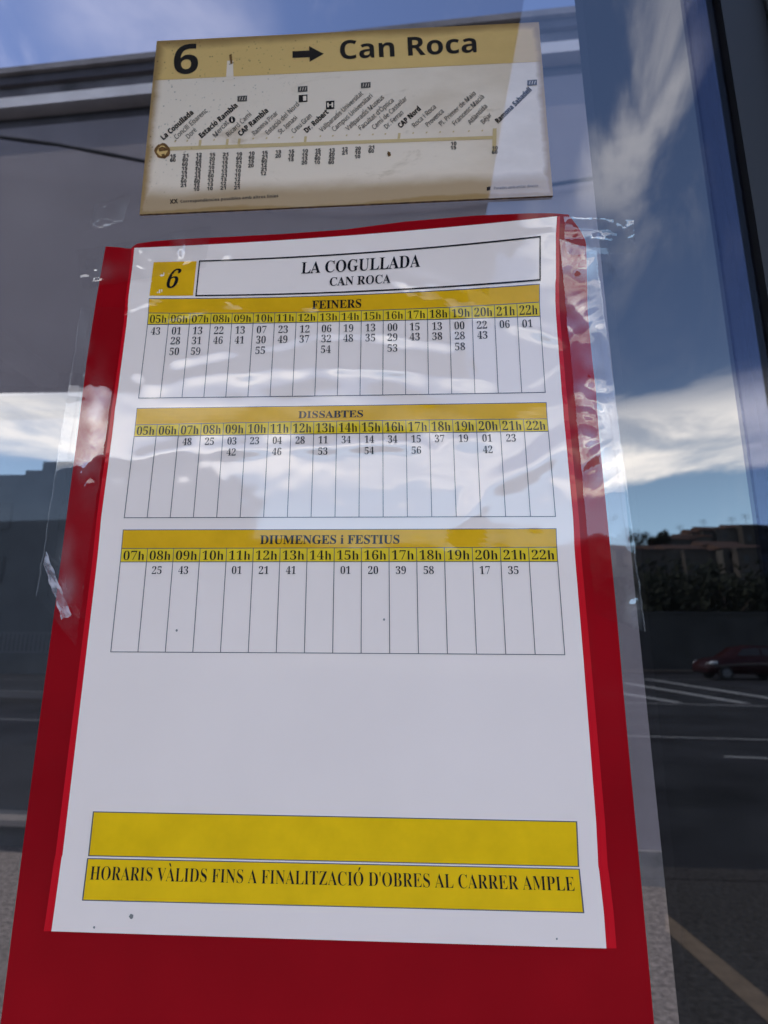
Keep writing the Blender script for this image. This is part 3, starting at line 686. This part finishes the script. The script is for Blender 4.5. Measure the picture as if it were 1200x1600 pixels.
sband(mb, [(258, lin(258) - 3), (775, lin(775) - 2.5), (775, lin(775) + 2.5), (258, lin(258) + 3)][::-1], 2, 0.00012)
sband(mb, [(770, lin(770) - 14), (776, lin(776) - 14), (775, lin(775) + 22), (769, lin(769) + 22)][::-1], 2, 0.00014)
SX = [252.5, 273, 292, 312, 334, 354.5, 373, 395, 416, 435.5, 456.5, 476.5, 500, 519.5, 541, 561, 582, 601.5, 623, 645, 666, 687, 708, 732, 753, 775.5]
for i, x in enumerate(SX[:-1]):
    if i == 0: continue
    big = i in (3, 5, 6, 11, 18); hh = 9 if big else 2.5; y = lin(x) - (3 if big else 10)
    sband(mb, [(x + 1.2 - (2 if big else 1.2), y - hh), (x + 1.2 + (2 if big else 1.2), y - hh), (x + (2 if big else 1.2), y), (x - (2 if big else 1.2), y)][::-1], 2, 0.00016)
schild(mb, 'route_line')
mb = MB(); rnd = random.Random(5)
for rad, mi, h in ((12, 5, 0.00020), (8.0, 1, 0.00024)):
    c = [(253.5 + rad * (1 + 0.10 * rnd.uniform(-1, 1)) * math.cos(k * math.pi / 10), 236 + rad * 1.0 * (1 + 0.10 * rnd.uniform(-1, 1)) * math.sin(k * math.pi / 10)) for k in range(20)]
    sband(mb, c[::-1], mi, h)
sband(mb, [(247, 232), (253, 229), (260, 231), (262, 235), (255, 236), (249, 237)][::-1], 5, 0.00028)
sband(mb, [(252, 241), (257, 240), (258, 244), (254, 246)][::-1], 5, 0.00028); schild(mb, 'stain'); mb = MB()
sband(mb, [(606, 236), (610, 238), (611, 243), (607, 245), (605, 240)][::-1], 5, 0.0002); schild(mb, 'stain'); mb = MB()
sband(mb, [(358, 86), (362, 84), (363.5, 99), (360, 101)][::-1], 5, 0.00024)
schild(mb, 'stain')
NAMES = [('La Cogullada', 1, 303, 177), ('Concili Egarenc', 0, 325, 174), ('Doré', 0, 308, 204), ('Estació Rambla', 1, 372, 166), ('Mercat', 0, 358, 192), ('Ricard Camí', 0, 394, 179),
         ('CAP Rambla', 1, 420, 174), ('Ramona Pinar', 0, 435, 178), ('Estació del Nord', 0, 468, 164), ('St. Ignasi', 0, 465, 185), ('Creu Gran', 0, 488, 182), ('Dr. Robert', 1, 514, 176),
         ('Vallparadís Universitat', 0, 568, 147), ('Campus Universitari', 0, 583, 151), ('Vallparadís Museus', 0, 601, 153), ("Facultat d'Òptica", 0, 616, 158), ('Camí de Castellar', 0, 637, 155),
         ('Dr. Ferran', 0, 631, 177), ('CAP Nord', 1, 658, 171), ('Roca i Roca', 0, 682, 168), ('Provença', 0, 694, 175), ('Pl. Primer de Maig', 0, 744, 147), ('Francesc Macià', 0, 757, 152),
         ('Atlàntida', 0, 762, 167), ('Béjar', 0, 769, 180), ('Ramona Sabadell', 1, 831, 141)]
mb = MB()
for i, ((s, b, ex, ey), x) in enumerate(zip(NAMES, SX)):
    y = 219 + (193 - 219) * (x - 252.5) / (775.5 - 252.5)
    stext(mb, s, x + 3, y, ex, ey, 8.2 if b else 7.6, bool(b), 3 if b else 4, 0.0002, off=0.02 if b else 0.008, res=2); schild(mb, 'stop_name'); mb = MB()
mb = MB()
def icon(cx, cy, w2, h2, t, mi=4):
    sband(mb, [(cx - w2, cy - h2 + 0.5), (cx + w2, cy - h2 - 0.5), (cx + w2, cy + h2 - 0.5), (cx - w2, cy + h2 + 0.5)][::-1], mi, 0.0002)
    if t: stext(mb, t, cx - w2 * 0.7, cy + h2 * 0.55, cx + w2 * 0.7, cy + h2 * 0.5, h2 * 1.1, True, 0, 0.0003, res=2)
for cx, cy in ((378.5, 154), (473, 139), (571.5, 133), (831.5, 129)):
    mb = MB(); icon(cx, cy, 7.5, 4.3, '')
    for k in (-4, 0, 4): sband(mb, [(cx + k - 0.7, cy + 2.5), (cx + k + 0.5, cy - 2.8), (cx + k + 1.3, cy - 2.8), (cx + k + 0.1, cy + 2.5)][::-1], 0, 0.0003)
    schild(mb, 'symbol')
mb = MB(); icon(473.5, 153.7, 6.8, 5.6, '', 3); sband(mb, [(473.5, 150), (478.5, 149.6), (478.7, 157), (473.5, 157.5)][::-1], 0, 0.0003); icon(476.3, 153.6, 1.2, 2.0, '', 3); schild(mb, 'symbol')
mb = MB(); icon(516, 164, 6.5, 6.5, 'H', 3); schild(mb, 'symbol'); mb = MB()
c = [(362.5 + 5.2 * math.cos(k * math.pi / 8), 187 + 5.2 * math.sin(k * math.pi / 8)) for k in range(16)]; sband(mb, c[::-1], 3, 0.0002)
stext(mb, 'i', 361.6, 190, 363.6, 189.8, 6, True, 0, 0.0003, res=2)
schild(mb, 'symbol')
COLS = [(270.5, 241, 253.5), (290, 240, 293), (311, 239, 299), (332, 238.5, 298), (352.5, 238, 297), (374, 237.5, 296.5), (393.5, 236.5, 262), (414, 235.5, 274.5), (435, 234, 247), (455.5, 233.5, 252.5),
        (477, 233, 257.5), (497, 232, 257), (519, 231.5, 257), (539, 230, 242), (559.5, 229, 248), (580.5, 227.5, 239.5), (709, 221, 234), (773.5, 228, 241)]
rnd = random.Random(11); mb = MB()
for x, y0, y1 in COLS:
    n = max(2, round((y1 - y0) / 6.3)); 
    for k in range(n):
        yb = y0 + (y1 - y0) * (k + 0.88) / n; sk = -0.075 * (yb - y0)
        stext(mb, rnd.choice(('10', '12', '20', '15', '21', '13', '60')), x - 4 + sk, yb + 0.3, x + 5 + sk, yb - 0.2, 5.6, True, 4, 0.0002, off=0.02, res=1)
    schild(mb, 'number_column'); mb = MB()
stext(mb, 'XX', 265.5, 318.5, 278, 317.5, 7, True, 3, res=2)
stext(mb, 'Correspondències possibles amb altres línies', 282, 317, 435, 308, 4.6, True, 4, res=1); schild(mb, 'footnote'); mb = MB()
icon(763.5, 294.5, 2.8, 2.8, '', 3); stext(mb, 'Parades amb enllaç directe', 772, 296, 841, 292, 4.2, False, 4, res=1)
schild(mb, 'footnote')

# ------------------------------------------------------------------ across the street: everything the glass mirrors
M_house = [mat('house_wall', c, 0.9, 0.15, 0.6) for c in ((0.055, 0.048, 0.044), (0.042, 0.038, 0.035), (0.065, 0.06, 0.055))]
M_tile = mat('roof_tile', (0.06, 0.034, 0.026), 0.9, 0.3, 2.0)
M_win = mat('house_window', (0.03, 0.03, 0.035), 0.3)
M_trunk = mat('bark', (0.06, 0.045, 0.035), 0.9, 0.3, 5)
M_leaf = [mat('leaf', c, 0.8, 0.4, 0.8) for c in ((0.011, 0.014, 0.008), (0.014, 0.018, 0.010))]
M_met = mat('antenna_metal', (0.05, 0.05, 0.055), 0.5)
def house(px, D, wd, dp, hh, k, label, ridge=True, ant=True):
    x = ref(px, 1000, D).x; z = hillz(x, -D) if D > 62 else -0.1
    o = empty('house', (x, -D, z - 1.0), R(random.Random(k).uniform(-8, 8)))
    tag(o, label, 'house', 'houses on the hill across the street')
    mb = MB(); mb.box(-wd / 2, wd / 2, -dp, 0, 0, hh + 1)
    mb.build('wall', M_house[k % 3], o)
    mb = MB(); e = 0.4; z0 = hh + 1
    if ridge:
        rz = z0 + dp * 0.22
        mb.add([(-wd / 2 - e, -dp - e, z0), (wd / 2 + e, -dp - e, z0), (wd / 2 + e, e, z0), (-wd / 2 - e, e, z0), (-wd / 2 - e, -dp / 2, rz), (wd / 2 + e, -dp / 2, rz)],
               ((0, 1, 5, 4), (2, 3, 4, 5), (0, 4, 3), (1, 2, 5), (3, 2, 1, 0)))
    else:
        mb.box(-wd / 2 - 0.2, wd / 2 + 0.2, -dp - 0.2, 0.2, z0, z0 + 0.5)
    ro = mb.build('roof', M_tile if ridge else M_house[(k + 1) % 3], o)
    if ant:
        mb = MB(); ax = wd * 0.2; mb.tube([(ax, -dp / 2, z0 + 0.3), (ax, -dp / 2, z0 + 4.4)], 0.05, 5)
        for q in (3.3, 3.8, 4.2): mb.tube([(ax - 1.1, -dp / 2, z0 + q), (ax + 1.1, -dp / 2, z0 + q)], 0.04, 5)
        mb.build('antenna', M_met, ro)
    n = max(2, int(wd / 3.2)); fl = max(1, int(hh / 3))
    for f in range(fl):
        for i in range(n):
            cx = -wd / 2 + (i + 0.5) * wd / n; mb = MB(); mb.box(cx - 0.55, cx + 0.55, 0.0, 0.04, 1 + f * 3 + 0.9, 1 + f * 3 + 2.3); mb.build('window', M_win, o)
    return o
HOUSES = ((1062, 152, 7, 6, 3.2, True, 'leftmost low tiled house on the crest of the hill'), (1083, 150, 8, 6, 3.6, True, 'second tiled house from the left on the crest'),
          (1104, 152, 8, 7, 4.4, True, 'third tiled house from the left on the crest'), (1124, 154, 8, 7, 5.4, True, 'fourth tiled house from the left on the crest'),
          (1145, 153, 9, 7, 6.2, True, 'fifth tiled house from the left on the crest'), (1168, 152, 9, 7, 6.0, False, 'flat roofed house on the crest next to the highest tiled one'),
          (1190, 152, 9, 7, 7.0, True, 'tall tiled house near the right end of the crest'), (1214, 150, 10, 8, 7.4, False, 'flat roofed block at the right end of the crest'),
          (1000, 136, 8, 6, 4.2, True, 'small tiled house low on the left slope'), (1030, 130, 8, 7, 5.0, False, 'small flat roofed house left of the slope middle'),
          (1058, 134, 8, 7, 4.6, True, 'tiled house halfway up the slope'), (1088, 130, 9, 7, 5.6, True, 'broad tiled house in the middle of the slope'),
          (1118, 128, 9, 7, 5.2, False, 'flat roofed house right of the slope middle'), (1150, 132, 9, 7, 6.0, True, 'tiled house under the highest crest house'),
          (1182, 126, 10, 7, 6.2, True, 'tiled house low on the right slope'), (1212, 122, 10, 8, 6.5, False, 'flat roofed house lowest on the right slope'))
for k, (px, D, wd, dp, hh, rg, lb) in enumerate(HOUSES):
    house(px, D, wd, dp, hh, k, lb, rg, k in (1, 3, 5, 6))
def tree(px, D, hh, cr, label, k):
    x = ref(px, 1000, D).x; z = hillz(x, -D) if D > 62 else -0.13
    rnd = random.Random(100 + k); o = empty('tree', (x, -D, z)); tag(o, label, 'tree', 'trees across the street')
    mb = MB(); mb.tube([(0, 0, 0), (0.1, 0, hh * 0.3), (0.2, 0.1, hh * 0.75)], [hh * 0.035, hh * 0.025, hh * 0.012], 7)
    for q in range(5):
        a = rnd.uniform(0, 6.28); mb.tube([(0.1, 0, hh * 0.32), (cr * 0.3 * math.cos(a), cr * 0.3 * math.sin(a), hh * 0.5), (cr * 0.65 * math.cos(a), cr * 0.65 * math.sin(a), hh * 0.68)], [hh * 0.015, hh * 0.01, hh * 0.005], 5)
    mb.build('trunk', M_trunk, o, True)
    mb = MB(); cl = []
    for q in range(16):
        a = rnd.uniform(0, 6.28); r = cr * math.sqrt(rnd.random()) * 0.8; cl.append((Vector((r * math.cos(a), r * math.sin(a), hh * rnd.uniform(0.35, 0.9))), cr * rnd.uniform(0.28, 0.5)))
    for q in range(1500):
        c, rr2 = cl[q % 16]; d = Vector((rnd.gauss(0, 1), rnd.gauss(0, 1), rnd.gauss(0, 0.8))).normalized() * rr2 * rnd.random() ** 0.4; p = c + d
        n = Vector((rnd.gauss(0, 1), rnd.gauss(0, 1), rnd.gauss(0, 1))).normalized(); a = n.orthogonal().normalized(); b = n.cross(a); s = 0.035 * hh * rnd.uniform(0.6, 1.3)
        mb.quad(p - a * s, p - b * s * 0.6, p + a * s, p + b * s * 0.6, q % 2)
    mb.build('crown', M_leaf, o)
for k, (px, D, hh, cr, lb) in enumerate(((985, 58, 8.6, 4.4, 'dark broad tree left of the parked car, behind the grey wall'), (1035, 50, 7.4, 4.4, 'second dark tree from the left behind the wall'),
        (1085, 52, 8.8, 4.6, 'tallest dark tree of the row behind the wall'), (1135, 47, 7.2, 4.4, 'bushy tree behind the wall above the car bonnet'), (1180, 50, 8.4, 4.6, 'dark tree behind the wall above the car roof'),
        (1240, 46, 7.6, 4.6, 'rightmost dark tree behind the wall'), (1037, 150, 5.6, 1.9, 'small round tree on the skyline left of the crest houses'), (1056, 150, 6.0, 2.0, 'small round tree on the skyline touching the crest houses'),
        (1010, 150, 5.5, 3.4, 'low flat tree on the skyline at the left end of the crest'))):
    tree(px, D, hh, cr, lb, k)
# grey retaining wall behind the car
x0, x1 = ref(930, 1000, 36).x, 70
mb = MB(); mb.box(x0, x1, -36.4, -36, -0.13, 3.3); mb.box(x0 - 0.05, x1, -36.5, -35.9, 3.3, 3.45)
tag(mb.build('retaining_wall', mat('wall_concrete', (0.04, 0.04, 0.04), 0.9, 0.25, 0.5)), 'long grey retaining wall between the road and the trees', 'wall')
mb = MB(); mb.box(-70, 70, -35.9, -33.6, -0.13, 0.02); tag(mb.build('far_pavement', M_pave), kind='structure')
# parked dark red car, nose to the left
cp = gnd(1093, 1062); CD = 29.0; cx0 = ref(1093, 1055, CD).x
car = empty('parked_car', (cx0, -CD, -0.12)); tag(car, 'dark red car parked across the road with a bright headlight', 'car')
M_car = mat('dark_red_paint', (0.020, 0.007, 0.008), 0.45, gloss=0.02); M_tyre = mat('tyre_rubber', (0.015, 0.015, 0.015), 0.8); M_rim = mat('wheel_alloy', (0.10, 0.10, 0.11), 0.4, metal=0.5)
prof = [(0.02, 0.35, 0.55, 0.72), (0.10, 0.30, 0.80, 0.80), (0.5, 0.28, 0.93, 0.86), (1.15, 0.28, 1.03, 0.88), (1.75, 0.28, 1.10, 0.89), (2.6, 0.28, 1.12, 0.90), (3.6, 0.28, 1.10, 0.89), (4.1, 0.30, 1.06, 0.85), (4.35, 0.38, 0.9, 0.78)]
mb = MB(); rings = []
for x, zb, zt, hw in prof:
    rings.append([(x, -hw * 0.92, zb), (x, -hw, (zb + zt) / 2), (x, -hw * 0.9, zt), (x, 0, zt + 0.03), (x, hw * 0.9, zt), (x, hw, (zb + zt) / 2), (x, hw * 0.92, zb), (x, 0, zb)])
n = 8; vs = [v for r_ in rings for v in r_]; fs = [(i * n + k, (i + 1) * n + k, (i + 1) * n + (k + 1) % n, i * n + (k + 1) % n) for i in range(len(rings) - 1) for k in range(n)] + [tuple(range(n)), tuple(range(len(vs) - 1, len(vs) - n - 1, -1))]
mb.add(vs, fs); body = mb.build('body', M_car, car, True)
mb = MB()
cab = [(1.15, 1.03, 1.03), (1.75, 1.05, 1.48), (2.4, 1.08, 1.58), (3.2, 1.08, 1.56), (3.75, 1.07, 1.42), (4.15, 1.04, 1.06)]
rings = [[(x, -0.78, zb), (x, -0.62, zt), (x, 0, zt + 0.02), (x, 0.62, zt), (x, 0.78, zb)] for x, zb, zt in cab]
vs = [v for r_ in rings for v in r_]; fs = [(i * 5 + k, (i + 1) * 5 + k, (i + 1) * 5 + k + 1, i * 5 + k + 1) for i in range(len(cab) - 1) for k in range(4)]
mb.add(vs, fs); mb.build('cabin', M_car, car, True)
for a, b in (((1.45, 1.12, 1.80, 1.42), (2.55, 1.50)), ((2.65, 1.12, 2.65, 1.50), (3.7, 1.36))):
    x0_, z0_, x1_, z1_ = a; mb = MB()
    y_ = lambda z: 0.79 - (z - 1.05) * 0.34 + 0.012
    P4 = [(x0_, z0_), (b[0], z0_), (b[0], b[1]), (x1_, z1_)]
    mb.add([(x, y_(z), z) for x, z in P4], ((0, 1, 2, 3),)); mb.build('side_window', M_win, car)
for wx in (0.82, 3.42):
    for sy in (-1, 1):
        wm = MB(); ring = []
        wm.tube([(wx, sy * 0.70, 0.32), (wx, sy * 0.92, 0.32)], 0.32, 20); wh = wm.build('wheel', M_tyre, car)
        wm = MB(); wm.tube([(wx, sy * 0.90, 0.32), (wx, sy * 0.935, 0.32)], 0.20, 16); wm.build('rim', M_rim, wh)
for sy in (-1, 1):
    hl = MB(); hl.tube([(0.10, sy * 0.62, 0.72), (0.32, sy * 0.84, 0.78), (0.50, sy * 0.88, 0.82)], [0.07, 0.10, 0.03], 8)
    hl.build('headlight', mat('headlight_lens', (0.32, 0.33, 0.35), 0.2, gloss=0.2), car, True)
# long pale building with a stepped roof line on the left, a railing in front of it
LD = 30.0
lb = empty('apartment_building', (ref(40, 1000, LD).x, -LD, -0.13)); ox = lb.location.x
tag(lb, 'dark building with a stepped roof line, left across the road', 'building')
def lx(px): return ref(px, 740, LD).x - ox
def lz(py, px=60): return ref(px, py, LD).z + 0.13
mb = MB(); mb.box(-30, lx(40), -9, 0, 0, lz(742, 0)); mb.box(lx(40), lx(66), -9, 0.02, 0, lz(735)); mb.box(lx(66), lx(330), -9, 0.05, 0, lz(722))
mb.build('wall', mat('dull_facade', (0.09, 0.095, 0.10), 0.9, 0.2, 0.4), lb)
for f in range(3):
    for i in range(9):
        xx = -26 + i * 4.6; mb = MB(); mb.box(xx, xx + 1.2, 0.06, 0.12, 1.6 + f * 3.0, 3.1 + f * 3.0); mb.build('window', M_win, lb)
fz0, fz1 = 0.9, 1.9; fd = 27.5; fx0, fx1 = ref(-200, 1000, fd).x, ref(330, 1000, fd).x
fe = empty('railing', (fx0, -fd, -0.12)); tag(fe, 'pale railing on a low wall in front of the stepped building', 'railing')
mb = MB(); mb.box(0, fx1 - fx0, -0.15, 0.15, 0, fz0); mb.build('low_wall', mat('low_wall_render', (0.10, 0.10, 0.10), 0.9, 0.2, 1), fe)
mb = MB(); mb.box(0, fx1 - fx0, -0.03, 0.03, fz1, fz1 + 0.06); mb.box(0, fx1 - fx0, -0.03, 0.03, fz0 + 0.08, fz0 + 0.14)
q = 0.1
while q < fx1 - fx0: mb.box(q, q + 0.05, -0.02, 0.02, fz0 + 0.14, fz1); q += 0.22
mb.build('balusters', mat('railing_paint', (0.16, 0.16, 0.17), 0.6), fe)
